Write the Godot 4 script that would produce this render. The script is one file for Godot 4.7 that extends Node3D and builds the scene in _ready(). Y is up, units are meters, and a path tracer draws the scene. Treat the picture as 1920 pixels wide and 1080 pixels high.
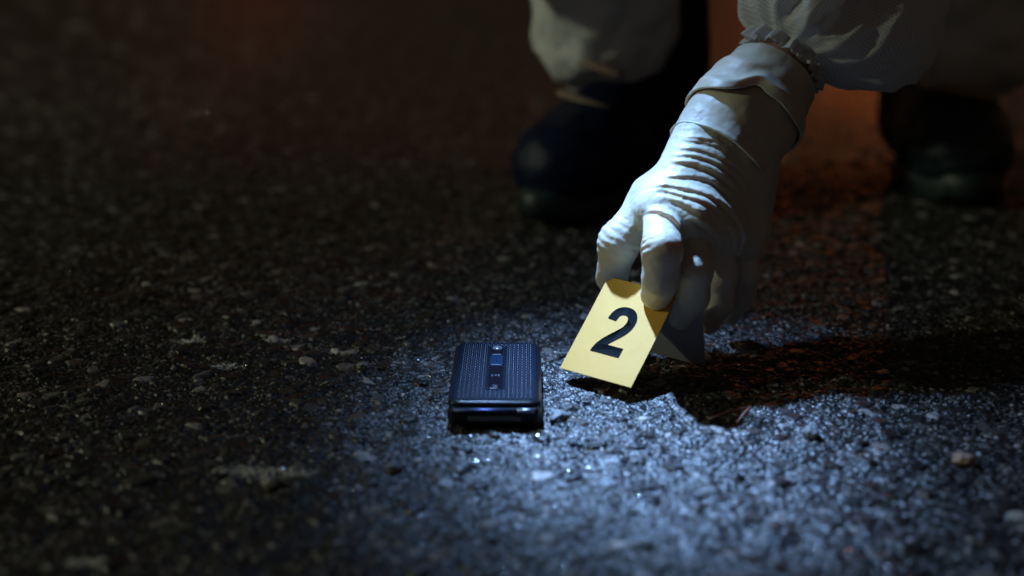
extends Node3D

# A night scene: a gloved, crouching investigator sets a numbered marker beside a phone lying on asphalt, lit by a torch.

var used := {}
var wobble := FastNoiseLite.new()
var fine := FastNoiseLite.new()

# ---------------------------------------------------------------- naming and materials

func numbered(called: String) -> String:
	if not used.has(called):
		used[called] = 0
		return called
	used[called] += 1
	return "%s_%03d" % [called, used[called]]

func tag(o: Node3D, label: String, category: String, group := "") -> Node3D:
	o.set_meta("label", label)
	o.set_meta("category", category)
	if group:
		o.set_meta("group", group)
	return o

func thing(called: String, label: String, category: String, at := Vector3.ZERO, group := "") -> Node3D:
	var o := Node3D.new()
	o.name = numbered(called)
	add_child(o, true)
	o.position = at
	return tag(o, label, category, group)

func put(called: String, mesh: Mesh, material: Material, parent: Node3D = null) -> MeshInstance3D:
	var o := MeshInstance3D.new()
	o.name = called if parent else numbered(called)
	o.mesh = mesh
	o.material_override = material
	(parent if parent else self).add_child(o, true)
	return o

func mat(r: float, g: float, b: float, rough := 0.6, metal := 0.0) -> StandardMaterial3D:
	var m := StandardMaterial3D.new()
	m.albedo_color = Color(r, g, b).linear_to_srgb()
	m.roughness = rough
	m.metallic = metal
	return m

func noise(kind: int, freq: float, sd: int, octaves := 1) -> FastNoiseLite:
	var n := FastNoiseLite.new()
	n.noise_type = kind
	n.frequency = freq
	n.seed = sd
	n.fractal_type = FastNoiseLite.FRACTAL_FBM if octaves > 1 else FastNoiseLite.FRACTAL_NONE
	n.fractal_octaves = octaves
	return n

func bumps(freq: float, sd: int, strength: float, size := 512) -> NoiseTexture2D:
	var t := NoiseTexture2D.new()
	t.width = size
	t.height = size
	t.seamless = true
	t.as_normal_map = true
	t.bump_strength = strength
	t.noise = noise(FastNoiseLite.TYPE_SIMPLEX_SMOOTH, freq, sd, 4)
	return t

# ---------------------------------------------------------------- simple shapes

func grid_mesh(pts: PackedVector3Array, w: int, h: int, uvs := PackedVector2Array(), closed := false) -> ArrayMesh:
	# w columns, h rows; closed joins the last column to the first
	var st := SurfaceTool.new()
	st.begin(Mesh.PRIMITIVE_TRIANGLES)
	for i in pts.size():
		if uvs.size():
			st.set_uv(uvs[i])
		st.add_vertex(pts[i])
	var last := w if closed else w - 1
	for j in h - 1:
		for i in last:
			var k := (i + 1) % w
			var a := j * w + i
			var b := j * w + k
			var c := (j + 1) * w + i
			var d := (j + 1) * w + k
			st.add_index(a)
			st.add_index(c)
			st.add_index(b)
			st.add_index(b)
			st.add_index(c)
			st.add_index(d)
	st.generate_normals()
	return st.commit()

func tube(path: PackedVector3Array, radii: PackedFloat32Array, sides := 8, caps := true) -> ArrayMesh:
	var pts := PackedVector3Array()
	var n := path.size()
	var side := Vector3.UP
	var first := (path[1] - path[0]).normalized()
	if absf(first.dot(side)) > 0.9:
		side = Vector3.RIGHT
	for j in n:
		var t := (path[mini(j + 1, n - 1)] - path[maxi(j - 1, 0)]).normalized()
		var e := (side - t * side.dot(t)).normalized()
		var f := t.cross(e)
		side = e
		for i in sides:
			var a := TAU * i / sides
			pts.append(path[j] + (e * cos(a) + f * sin(a)) * radii[mini(j, radii.size() - 1)])
	var rows := n
	if caps:
		var low := PackedVector3Array()
		for i in sides:
			low.append(path[0])
		pts = low + pts
		for i in sides:
			pts.append(path[n - 1])
		rows += 2
	return grid_mesh(pts, sides, rows, PackedVector2Array(), true)

func outline(w: float, l: float, r: float, per := 7) -> PackedVector2Array:
	var p := PackedVector2Array()
	for c in [[1, 1, 0], [-1, 1, 1], [-1, -1, 2], [1, -1, 3]]:
		for k in per:
			var a: float = PI / 2 * (c[2] + float(k) / (per - 1))
			p.append(Vector2(c[0] * (w / 2 - r), c[1] * (l / 2 - r)) + Vector2(cos(a), sin(a)) * r)
	return p

func slab(w: float, l: float, y0: float, y1: float, r: float, bevel: float, bottom_bevel := 0.0) -> ArrayMesh:
	# a rounded slab with a softly bevelled top (and bottom) edge
	var rings := []
	var bb := maxf(bottom_bevel, 0.0003)
	for k in 5:
		var a := PI / 2 * k / 4
		rings.append([bb * (1 - sin(a)), y0 + bb * (1 - cos(a))])
	for k in 6:
		var a := PI / 2 * k / 5
		rings.append([bevel * (1 - cos(a)), y1 - bevel * (1 - sin(a))])
	var pts := PackedVector3Array()
	var n := 0
	rings.push_front([minf(w, l) * 0.499, y0])
	rings.append([bevel + 0.0006, y1])
	rings.append([minf(w, l) * 0.499, y1])
	for g in rings:
		var o := outline(maxf(w - 2 * g[0], 0.0002), maxf(l - 2 * g[0], 0.0002), clampf(r - g[0], 0.00005, minf(w, l) / 2))
		n = o.size()
		for q in o:
			pts.append(Vector3(q.x, g[1], -q.y))
	return grid_mesh(pts, n, rings.size(), PackedVector2Array(), true)

func flip(m: ArrayMesh) -> ArrayMesh:
	return m

# ---------------------------------------------------------------- surfaces from distance fields (bodies, gloves, boots)

var ba := PackedVector3Array()
var bv := PackedVector3Array()
var bl := PackedFloat32Array()
var ra := PackedFloat32Array()
var rb := PackedFloat32Array()
var bg := PackedInt32Array()
var inner := PackedFloat32Array()   # smoothness inside a group
var outer := PackedFloat32Array()   # smoothness where a group joins the earlier ones
var finish := 0

func fresh(inside: Array, between: Array, how: int) -> void:
	ba.clear(); bv.clear(); bl.clear(); ra.clear(); rb.clear(); bg.clear()
	inner = PackedFloat32Array(inside)
	outer = PackedFloat32Array(between)
	finish = how

func bone(g: int, a: Vector3, b: Vector3, r0: float, r1: float) -> void:
	ba.append(a)
	bv.append(b - a)
	bl.append(maxf((b - a).length_squared(), 1e-9))
	ra.append(r0)
	rb.append(r1 - r0)
	bg.append(g)

func chain(g: int, pts: Array, radii: Array) -> void:
	for i in pts.size() - 1:
		bone(g, pts[i], pts[i + 1], radii[i], radii[i + 1])

func bone_d(i: int, p: Vector3) -> float:
	var q := p - ba[i]
	var h := clampf(q.dot(bv[i]) / bl[i], 0.0, 1.0)
	return (q - bv[i] * h).length() - ra[i] - rb[i] * h

func field(p: Vector3, near: PackedInt32Array) -> float:
	var total := 1e3
	var cur := -1
	var d := 1e3
	for i in near:
		var q := p - ba[i]
		var h := clampf(q.dot(bv[i]) / bl[i], 0.0, 1.0)
		var e := (q - bv[i] * h).length() - ra[i] - rb[i] * h
		if bg[i] != cur:
			if cur >= 0:
				var k := outer[cur]
				var x := maxf(k - absf(total - d), 0.0) / k
				total = minf(total, d) - x * x * k * 0.25
			cur = bg[i]
			d = e
		else:
			var k := inner[cur]
			var x := maxf(k - absf(d - e), 0.0) / k
			d = minf(d, e) - x * x * k * 0.25
	if cur >= 0:
		var k := outer[cur]
		var x := maxf(k - absf(total - d), 0.0) / k
		total = minf(total, d) - x * x * k * 0.25
	if finish == 1:
		if absf(total) < 0.006:
			total -= glove_folds(p)
	elif finish == 2:
		if absf(total) < 0.03:
			total -= cloth_folds(p)
	elif finish == 3:
		if absf(total) < 0.02:
			total -= boot_folds(p)
	return total

func skin_mesh(cell: float) -> ArrayMesh:
	var n := 4
	var size := cell * n
	var lo := Vector3.ONE * 1e3
	var hi := -lo
	for i in ba.size():
		for e in [ba[i], ba[i] + bv[i]]:
			var r := Vector3.ONE * (maxf(ra[i], ra[i] + rb[i]) + size)
			lo = lo.min(e - r)
			hi = hi.max(e + r)
	var nx := int((hi.x - lo.x) / size) + 1
	var ny := int((hi.y - lo.y) / size) + 1
	var nz := int((hi.z - lo.z) / size) + 1
	var where := {}
	var verts := PackedVector3Array()
	var norms := PackedVector3Array()
	var quads := []
	var reach := size * 0.87 + 0.004
	var most := 0.0
	for k in inner + outer:
		most = maxf(most, k)
	var nn := n + 1
	var all_bones := PackedInt32Array(range(ba.size()))
	for bz in nz:
		for by in ny:
			for bx in nx:
				var c := lo + Vector3(bx + 0.5, by + 0.5, bz + 0.5) * size
				var least := 1e3
				var ds := PackedFloat32Array()
				for i in all_bones:
					var e := bone_d(i, c)
					ds.append(e)
					least = minf(least, e)
				if least > reach + most * 0.5 or least < -reach - 0.01:
					continue
				var near := PackedInt32Array()
				for i in all_bones:
					if ds[i] < least + 2 * reach + most:
						near.append(i)
				var fc := field(c, near)
				if absf(fc) > reach:
					continue
				var v := PackedFloat32Array()
				v.resize(nn * nn * nn)
				var at := 0
				var origin := lo + Vector3(bx, by, bz) * size
				var plus := false
				var minus := false
				for k in nn:
					for j in nn:
						for i in nn:
							var f := field(origin + Vector3(i, j, k) * cell, near)
							v[at] = f
							at += 1
							if f < 0:
								minus = true
							else:
								plus = true
				if not (plus and minus):
					continue
				for k in n:
					for j in n:
						for i in n:
							var a := i + nn * (j + nn * k)
							var o := [v[a], v[a + 1], v[a + nn], v[a + nn + 1], v[a + nn * nn], v[a + nn * nn + 1], v[a + nn * nn + nn], v[a + nn * nn + nn + 1]]
							var neg := 0
							for x in o:
								if x < 0:
									neg += 1
							if neg == 0 or neg == 8:
								continue
							var sum := Vector3.ZERO
							var cnt := 0
							for e in EDGES:
								var f0: float = o[e[0]]
								var f1: float = o[e[1]]
								if (f0 < 0) != (f1 < 0):
									var t := f0 / (f0 - f1)
									sum += CORNERS[e[0]].lerp(CORNERS[e[1]], t)
									cnt += 1
							var gi := bx * n + i
							var gj := by * n + j
							var gk := bz * n + k
							var key := gi + 4096 * (gj + 4096 * gk)
							var p := origin + (Vector3(i, j, k) + sum / cnt) * cell
							var h := cell * 0.35
							var f1 := field(p + Vector3(h, -h, -h), near)
							var f2 := field(p + Vector3(-h, -h, h), near)
							var f3 := field(p + Vector3(-h, h, -h), near)
							var f4 := field(p + Vector3(h, h, h), near)
							where[key] = verts.size()
							verts.append(p)
							norms.append((Vector3(1, -1, -1) * f1 + Vector3(-1, -1, 1) * f2 + Vector3(-1, 1, -1) * f3 + Vector3.ONE * f4).normalized())
							# crossing edges that start at this cell's first corner
							var s: bool = o[0] < 0
							if (o[1] < 0) != s:
								quads.append([key, 4096, 4096 * 4096, s])
							if (o[2] < 0) != s:
								quads.append([key, 4096 * 4096, 1, s])
							if (o[4] < 0) != s:
								quads.append([key, 1, 4096, s])
	var idx := PackedInt32Array()
	for q in quads:
		var k0: int = q[0]
		var ka: int = k0 - q[1]
		var kb: int = k0 - q[1] - q[2]
		var kc: int = k0 - q[2]
		if not (where.has(ka) and where.has(kb) and where.has(kc)):
			continue
		var a: int = where[k0]
		var b: int = where[ka]
		var c: int = where[kb]
		var d: int = where[kc]
		if q[3]:
			idx.append_array([a, c, b, a, d, c])
		else:
			idx.append_array([a, b, c, a, c, d])
	var arr := []
	arr.resize(Mesh.ARRAY_MAX)
	arr[Mesh.ARRAY_VERTEX] = verts
	arr[Mesh.ARRAY_NORMAL] = norms
	arr[Mesh.ARRAY_INDEX] = idx
	var m := ArrayMesh.new()
	m.add_surface_from_arrays(Mesh.PRIMITIVE_TRIANGLES, arr)
	return m

const CORNERS := [Vector3(0, 0, 0), Vector3(1, 0, 0), Vector3(0, 1, 0), Vector3(1, 1, 0), Vector3(0, 0, 1), Vector3(1, 0, 1), Vector3(0, 1, 1), Vector3(1, 1, 1)]
const EDGES := [[0, 1], [2, 3], [4, 5], [6, 7], [0, 2], [1, 3], [4, 6], [5, 7], [0, 4], [1, 5], [2, 6], [3, 7]]

# ---------------------------------------------------------------- folds

var hand_o := Vector3.ZERO
var hand_u := Vector3.RIGHT
var hand_v := Vector3.UP
var hand_n := Vector3.BACK
var hand_len := 0.1
var creases := []   # [point, axis, reach, depth, spacing]

const FOLD_U := 340
const FOLD_V := 240
var fold_map := PackedFloat32Array()

# the folds of the thin latex over the back of the hand: height, width and course of each, in millimetres along and across the hand
func lay_folds() -> void:
	fold_map.resize(FOLD_U * FOLD_V)
	fold_map.fill(0.0)
	for f in [
		[1.00, 0.80, [Vector2(8.3, -25.6), Vector2(5.7, -16.2), Vector2(4.2, -6.2), Vector2(3.7, 1.6)]],
		[1.00, 0.80, [Vector2(13.5, -29.9), Vector2(9.0, -21.2), Vector2(7.5, -11.3), Vector2(6.4, -1.1), Vector2(5.7, 6.6)]],
		[1.10, 1.00, [Vector2(20.2, -32.5), Vector2(15.7, -23.9), Vector2(13.1, -14.5), Vector2(12.8, -3.0), Vector2(14.0, 8.1), Vector2(16.0, 22.9)]],
		[1.20, 1.00, [Vector2(25.7, -34.5), Vector2(20.8, -25.1), Vector2(17.8, -15.8), Vector2(16.8, -5.7), Vector2(17.7, 4.2), Vector2(20.2, 16.9), Vector2(26.0, 30.4)]],
		[1.40, 1.00, [Vector2(33.8, -40.6), Vector2(28.7, -32.3), Vector2(24.2, -21.7), Vector2(22.4, -12.0), Vector2(23.0, -1.3), Vector2(25.1, 10.1), Vector2(28.8, 21.2)]],
		[0.60, 0.60, [Vector2(37.1, -37.8), Vector2(31.8, -31.2), Vector2(27.2, -22.7)]],
		[1.20, 1.00, [Vector2(41.4, -37.7), Vector2(37.1, -29.2), Vector2(33.9, -20.1), Vector2(30.2, -11.1), Vector2(29.2, -1.0), Vector2(31.4, 10.4), Vector2(34.7, 21.2)]],
		[1.60, 1.10, [Vector2(56.0, -44.2), Vector2(50.3, -41.4), Vector2(44.8, -34.4), Vector2(41.3, -24.5), Vector2(40.3, -13.6), Vector2(39.4, -1.4), Vector2(40.8, 9.7), Vector2(45.3, 22.0), Vector2(51.9, 32.0), Vector2(61.5, 39.4)]],
		[1.20, 1.00, [Vector2(48.3, -33.1), Vector2(44.7, -25.3), Vector2(45.8, -15.6), Vector2(44.9, -5.6), Vector2(45.9, 4.2), Vector2(48.2, 11.4)]],
		[1.30, 1.20, [Vector2(48.6, -24.8), Vector2(50.0, -17.1), Vector2(52.2, -8.0), Vector2(53.7, 1.9)]],
		[1.50, 1.00, [Vector2(59.4, -11.0), Vector2(58.0, -5.9), Vector2(58.4, 2.6), Vector2(60.2, 12.7), Vector2(64.5, 21.7)]],
		[1.00, 1.00, [Vector2(60.7, -11.0), Vector2(64.2, -4.6), Vector2(66.8, 1.6), Vector2(69.9, 6.9)]],
		[3.20, 1.00, [Vector2(65.7, -44.5), Vector2(62.7, -38.6), Vector2(60.0, -30.6), Vector2(61.5, -22.0), Vector2(65.9, -14.7), Vector2(71.8, -9.9)]],
		[0.90, 1.00, [Vector2(50.9, 13.5), Vector2(54.7, 23.4), Vector2(62.5, 32.7)]],
		[0.80, 1.30, [Vector2(13.4, 3.6), Vector2(14.6, 16.9), Vector2(21.0, 31.3)]],
		[0.80, 1.30, [Vector2(39.9, 13.6), Vector2(41.3, 27.0), Vector2(48.3, 38.2)]],
	]:
		var course: Array = f[2]
		var box := Rect2(course[0], Vector2.ZERO)
		var total := 0.0
		for k in course.size():
			box = box.expand(course[k])
			if k:
				total += course[k].distance_to(course[k - 1])
		box = box.grow(9.0)
		for j in range(maxi(int((box.position.y + 60.0) * 2.0), 0), mini(int((box.end.y + 60.0) * 2.0), FOLD_V)):
			for i in range(maxi(int((box.position.x + 30.0) * 2.0), 0), mini(int((box.end.x + 30.0) * 2.0), FOLD_U)):
				var p := Vector2(i / 2.0 - 30.0, j / 2.0 - 60.0)
				var near := 1e9
				var side := 0.0
				var along := 0.0
				var run := 0.0
				for k in course.size() - 1:
					var a: Vector2 = course[k]
					var e: Vector2 = course[k + 1] - a
					var h := clampf((p - a).dot(e) / e.length_squared(), 0.0, 1.0)
					var q := p - a - e * h
					if q.length_squared() < near:
						near = q.length_squared()
						side = q.dot(Vector2(e.y, -e.x))
						along = run + h * e.length()
					run += e.length()
				var s := sqrt(near) * signf(side)
				var w: float = f[1]
				var taper := smoothstep(0.0, 9.0, along) * smoothstep(0.0, 11.0, total - along)
				var y := exp(-pow(s / (3.2 * w), 2.0)) if s < 0.0 else exp(-pow(s / (1.3 * w), 2.0))
				y -= 0.55 * exp(-pow((s - 2.3 * w) / (1.3 * w), 2.0))
				fold_map[j * FOLD_U + i] += f[0] * 0.8 * y * taper

func glove_folds(p: Vector3) -> float:
	var q := p - hand_o
	var u := q.dot(hand_u)
	var v := q.dot(hand_v)
	var out := 0.0
	var m := p * 1000.0
	var gu := (u * 1000.0 + 30.0) * 2.0
	var gv := (v * 1000.0 + 60.0) * 2.0
	if gu > 0.0 and gv > 0.0 and gu < FOLD_U - 1.01 and gv < FOLD_V - 1.01:
		var iu := int(gu)
		var iv := int(gv)
		var fu := gu - iu
		var fv := gv - iv
		var k := iv * FOLD_U + iu
		out += 0.001 * (1.0 + 0.7 * wobble.get_noise_3d(m.x * 1.1, m.y * 1.1, m.z * 1.1)) * smoothstep(-0.006, 0.006, q.dot(hand_n)) * lerpf(lerpf(fold_map[k], fold_map[k + 1], fu), lerpf(fold_map[k + FOLD_U], fold_map[k + FOLD_U + 1], fu), fv)
	for c in creases:
		var d: Vector3 = p - c[0]
		var l := d.length()
		if l < c[2]:
			var s := d.dot(c[1])
			var k: float = 1.0 - l / c[2]
			out += k * c[3] * sin(TAU * (s + 0.0012 * wobble.get_noise_3d(m.x * 2.0, m.y * 2.0, m.z * 2.0)) / c[4])
	out += 0.0006 * wobble.get_noise_3d(m.x * 1.3, m.y * 1.3, m.z * 1.3) + 0.0003 * wobble.get_noise_3d(m.x * 3.0, m.y * 3.0, m.z * 3.0)
	return out

func cloth_folds(p: Vector3) -> float:
	var m := p * 1000.0
	var a := fine.get_noise_3d(m.x * 0.35, m.y * 0.35, m.z * 0.35)
	var b := fine.get_noise_3d(m.x * 0.9 + 40.0, m.y * 0.6, m.z * 0.9)
	return 0.016 * (0.5 - absf(a)) * 1.0 - 0.006 + 0.007 * b

func boot_folds(p: Vector3) -> float:
	var m := p * 1000.0
	return 0.0025 * fine.get_noise_3d(m.x, m.y * 2.0, m.z)

# ---------------------------------------------------------------- the ground

func graded(stops: Array, growth: float, far: float) -> PackedFloat32Array:
	# stops: [value, step up to the next value]
	var out := PackedFloat32Array()
	for i in stops.size() - 1:
		var n := int(round((stops[i + 1][0] - stops[i][0]) / stops[i][1]))
		for k in n:
			out.append(lerpf(stops[i][0], stops[i + 1][0], float(k) / n))
	var x: float = stops[-1][0]
	var step: float = stops[-1][1]
	out.append(x)
	while x < far:
		step *= growth
		x += step
		out.append(x)
	return out

func build_ground() -> void:
	var zs := graded([[0.40, 0.0011], [0.58, 0.0008], [0.86, 0.0013], [1.20, 0.0018]], 1.022, 60.0)
	var near_z := zs[0]
	var back := PackedFloat32Array([-40.0, -12.0, -4.0, -1.5, -0.5, 0.0, 0.15, 0.25, 0.31, 0.35, 0.375, 0.39])
	zs = back + zs
	var half := graded([[0.0, 0.00085], [0.36, 0.0014]], 1.035, 40.0)
	var xs := PackedFloat32Array()
	for i in range(half.size() - 1, 0, -1):
		xs.append(-half[i] + 0.03)
	for x in half:
		xs.append(x + 0.03)
	var w := xs.size()
	var h := zs.size()
	var big_v := noise(FastNoiseLite.TYPE_CELLULAR, 0.115, 5)
	var big_d := noise(FastNoiseLite.TYPE_CELLULAR, 0.115, 5)
	var mid_v := noise(FastNoiseLite.TYPE_CELLULAR, 0.37, 8)
	var mid_d := noise(FastNoiseLite.TYPE_CELLULAR, 0.37, 8)
	var small_v := noise(FastNoiseLite.TYPE_CELLULAR, 0.82, 11)
	var small_d := noise(FastNoiseLite.TYPE_CELLULAR, 0.82, 11)
	for n in [big_v, mid_v, small_v]:
		n.cellular_return_type = FastNoiseLite.RETURN_CELL_VALUE
	for n in [big_d, mid_d, small_d]:
		n.cellular_return_type = FastNoiseLite.RETURN_DISTANCE2_SUB
	for n in [big_v, mid_v, small_v, big_d, mid_d, small_d]:
		n.cellular_jitter = 1.0
		n.domain_warp_enabled = true
		n.domain_warp_amplitude = 2.2
		n.domain_warp_frequency = 0.16
		n.domain_warp_fractal_type = FastNoiseLite.DOMAIN_WARP_FRACTAL_NONE
	var low := noise(FastNoiseLite.TYPE_SIMPLEX_SMOOTH, 0.03, 3, 2)
	var grit := noise(FastNoiseLite.TYPE_SIMPLEX_SMOOTH, 0.9, 4, 2)
	var pale := [
		[Vector3(-0.1280, 0.0000, -0.5962), 0.024, 0.006], [Vector3(-0.2119, 0.0000, -0.7860), 0.010, 0.005], [Vector3(-0.1543, -0.0000, -0.7870), 0.009, 0.004], [Vector3(-0.1783, 0.0000, -0.7430), 0.010, 0.004], [Vector3(-0.1098, 0.0000, -0.7677), 0.010, 0.004], [Vector3(-0.1916, 0.0000, -0.5055), 0.009, 0.004],
	]
	var verts := PackedVector3Array()
	var norms := PackedVector3Array()
	var cols := PackedColorArray()
	var hs := PackedFloat32Array()
	verts.resize(w * h)
	norms.resize(w * h)
	cols.resize(w * h)
	hs.resize(w * h)
	var at := 0
	for j in h:
		var z := zs[j]
		var dz := zs[mini(j + 1, h - 1)] - z
		for i in w:
			var x := xs[i]
			var step := maxf(dz, xs[mini(i + 1, w - 1)] - x)
			var y := 0.0
			var c := Color(0.052, 0.050, 0.047)
			if step < 0.05 and z > 0.3:
				var mx := x * 1000.0
				var mz := z * 1000.0
				var fade := 1.0 - smoothstep(0.006, 0.045, step)
				var b := big_v.get_noise_2d(mx, mz) * 0.5 + 0.5
				var bh := 0.0
				if b > 0.74:
					bh = smoothstep(0.02, 0.26, big_d.get_noise_2d(mx, mz) + 1.0) * (0.6 + 1.0 * fmod(b * 7.0, 1.0)) * 1.6
				var m := mid_v.get_noise_2d(mx, mz) * 0.5 + 0.5
				var mh := 0.0
				if m > 0.35:
					mh = smoothstep(0.02, 0.24, mid_d.get_noise_2d(mx, mz) + 1.0) * (0.4 + 0.9 * fmod(m * 9.0, 1.0)) * 1.25
				var s := small_v.get_noise_2d(mx, mz) * 0.5 + 0.5
				var sh := smoothstep(0.02, 0.30, small_d.get_noise_2d(mx, mz) + 1.0) * (0.3 + 0.7 * s) * 0.85
				var pick := s
				var top := sh
				if mh > top:
					top = mh
					pick = fmod(m * 13.7, 1.0)
				if bh > top:
					top = bh
					pick = fmod(b * 17.3, 1.0)
				var lo := low.get_noise_2d(mx, mz)
				var gr := grit.get_noise_2d(mx, mz)
				y = (top + lo * 1.9 + gr * 0.22) * 0.001 * fade - 0.0016
				var shade := 0.018 + 0.120 * pow(pick, 3.0)
				if pick > 0.955:
					shade = 0.26 + 4.0 * (pick - 0.955)
				elif pick > 0.88:
					shade = 0.17
				shade *= 1.0 + 0.35 * gr
				var warm := fmod(pick * 23.0, 1.0)
				var stone := Color(shade * (1.0 + 0.16 * warm), shade, shade * (1.02 - 0.12 * warm))
				c = Color(0.012, 0.0118, 0.0115).lerp(stone, smoothstep(0.25, 0.75, top))
				for q in pale:
					var ex: float = (x - q[0].x) / q[1]
					var ez: float = (-z - q[0].z) / q[2]
					var e: float = ex * ex + ez * ez
					if e < 1.6:
						var k := smoothstep(0.0, 0.5, 1.25 - e + 1.1 * low.get_noise_2d(mx * 9.0, mz * 9.0) + 0.3 * gr) * smoothstep(0.2, 0.7, top)
						c = c.lerp(Color(0.62, 0.60, 0.56), k * 0.95)
			hs[at] = y
			verts[at] = Vector3(x, y, -z)
			cols[at] = c
			at += 1
	at = 0
	for j in h:
		for i in w:
			var i0 := maxi(i - 1, 0)
			var i1 := mini(i + 1, w - 1)
			var j0 := maxi(j - 1, 0)
			var j1 := mini(j + 1, h - 1)
			var gx := (hs[j * w + i1] - hs[j * w + i0]) / (xs[i1] - xs[i0])
			var gz := (hs[j1 * w + i] - hs[j0 * w + i]) / (zs[j1] - zs[j0])
			norms[at] = Vector3(-gx, 1.0, gz).normalized()
			at += 1
	var idx := PackedInt32Array()
	idx.resize((w - 1) * (h - 1) * 6)
	var k := 0
	for j in h - 1:
		for i in w - 1:
			var a := j * w + i
			idx[k] = a
			idx[k + 1] = a + w
			idx[k + 2] = a + 1
			idx[k + 3] = a + 1
			idx[k + 4] = a + w
			idx[k + 5] = a + w + 1
			k += 6
	var arr := []
	arr.resize(Mesh.ARRAY_MAX)
	arr[Mesh.ARRAY_VERTEX] = verts
	arr[Mesh.ARRAY_NORMAL] = norms
	arr[Mesh.ARRAY_COLOR] = cols
	arr[Mesh.ARRAY_INDEX] = idx
	var mesh := ArrayMesh.new()
	mesh.add_surface_from_arrays(Mesh.PRIMITIVE_TRIANGLES, arr)
	var m := mat(1, 1, 1, 0.34)
	m.metallic_specular = 0.4
	m.vertex_color_use_as_albedo = true
	m.normal_enabled = true
	m.normal_texture = bumps(0.02, 21, 6.0)
	m.normal_scale = 1.1
	m.uv1_triplanar = true
	m.uv1_world_triplanar = true
	m.uv1_scale = Vector3.ONE * 28.0
	var road := put("road", mesh, m)
	road.set_meta("kind", "structure")
	road.set_meta("label", "worn dark asphalt with exposed stones, lit by a torch")

	# tiny glassy grains set in the asphalt, which glint in the lamps' light
	var rng := RandomNumberGenerator.new()
	rng.seed = 7
	var mm := MultiMesh.new()
	mm.transform_format = MultiMesh.TRANSFORM_3D
	var grain := CylinderMesh.new()
	grain.top_radius = 0.5
	grain.bottom_radius = 0.6
	grain.height = 0.3
	grain.radial_segments = 6
	grain.rings = 0
	mm.mesh = grain
	mm.instance_count = 16000
	for i in mm.instance_count:
		var z := 0.44 + 1.5 * pow(rng.randf(), 1.6)
		var x := rng.randf_range(-0.46, 0.46) * (0.35 + z)
		var col := 0
		while col < w - 2 and xs[col + 1] < x:
			col += 1
		var row := 12
		while row < h - 2 and zs[row + 1] < z:
			row += 1
		var y := hs[row * w + col]
		var r := (0.00035 + 0.0011 * pow(rng.randf(), 4.0)) * (1.0 + 0.8 * smoothstep(0.9, 1.6, z))
		var b := Basis.from_euler(Vector3(rng.randfn(0.0, 0.17), rng.randf() * TAU, rng.randfn(0.0, 0.17))).scaled(Vector3(r, r, r))
		mm.set_instance_transform(i, Transform3D(b, Vector3(xs[col], y + r * 0.1, -zs[row])))
	var g := MultiMeshInstance3D.new()
	g.name = "mineral_grains"
	g.multimesh = mm
	var gm := mat(0.6, 0.6, 0.6, 0.2, 0.85)
	g.material_override = gm
	g.set_meta("kind", "stuff")
	g.set_meta("label", "tiny glinting mineral grains in the asphalt")
	add_child(g, true)
	# rounder, polished grains
	var bm := MultiMesh.new()
	bm.transform_format = MultiMesh.TRANSFORM_3D
	var dome := SphereMesh.new()
	dome.radius = 1.0
	dome.height = 0.5
	dome.radial_segments = 20
	dome.rings = 12
	bm.mesh = dome
	bm.instance_count = 1500
	for i in bm.instance_count:
		var z := 0.46 + 1.7 * pow(rng.randf(), 1.3)
		var x := rng.randf_range(-0.46, 0.46) * (0.35 + z)
		var col := xs.bsearch(x)
		var row := zs.bsearch(z)
		var y := hs[row * w + col]
		var r := (0.0004 + 0.0010 * pow(rng.randf(), 2.5)) * (1.0 + 0.7 * smoothstep(0.9, 1.7, z))
		var b := Basis.from_euler(Vector3(rng.randfn(0.0, 0.12), rng.randf() * TAU, rng.randfn(0.0, 0.12))).scaled(Vector3(r, r, r * 0.8))
		bm.set_instance_transform(i, Transform3D(b, Vector3(xs[col], y + r * 0.12, -zs[row])))
	var p := MultiMeshInstance3D.new()
	p.name = "polished_grains"
	p.multimesh = bm
	p.material_override = mat(0.55, 0.54, 0.52, 0.14, 0.9)
	p.set_meta("kind", "stuff")
	p.set_meta("label", "smooth polished grains that shine in the lamplight on the asphalt")
	add_child(p, true)

# ---------------------------------------------------------------- the phone

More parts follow.
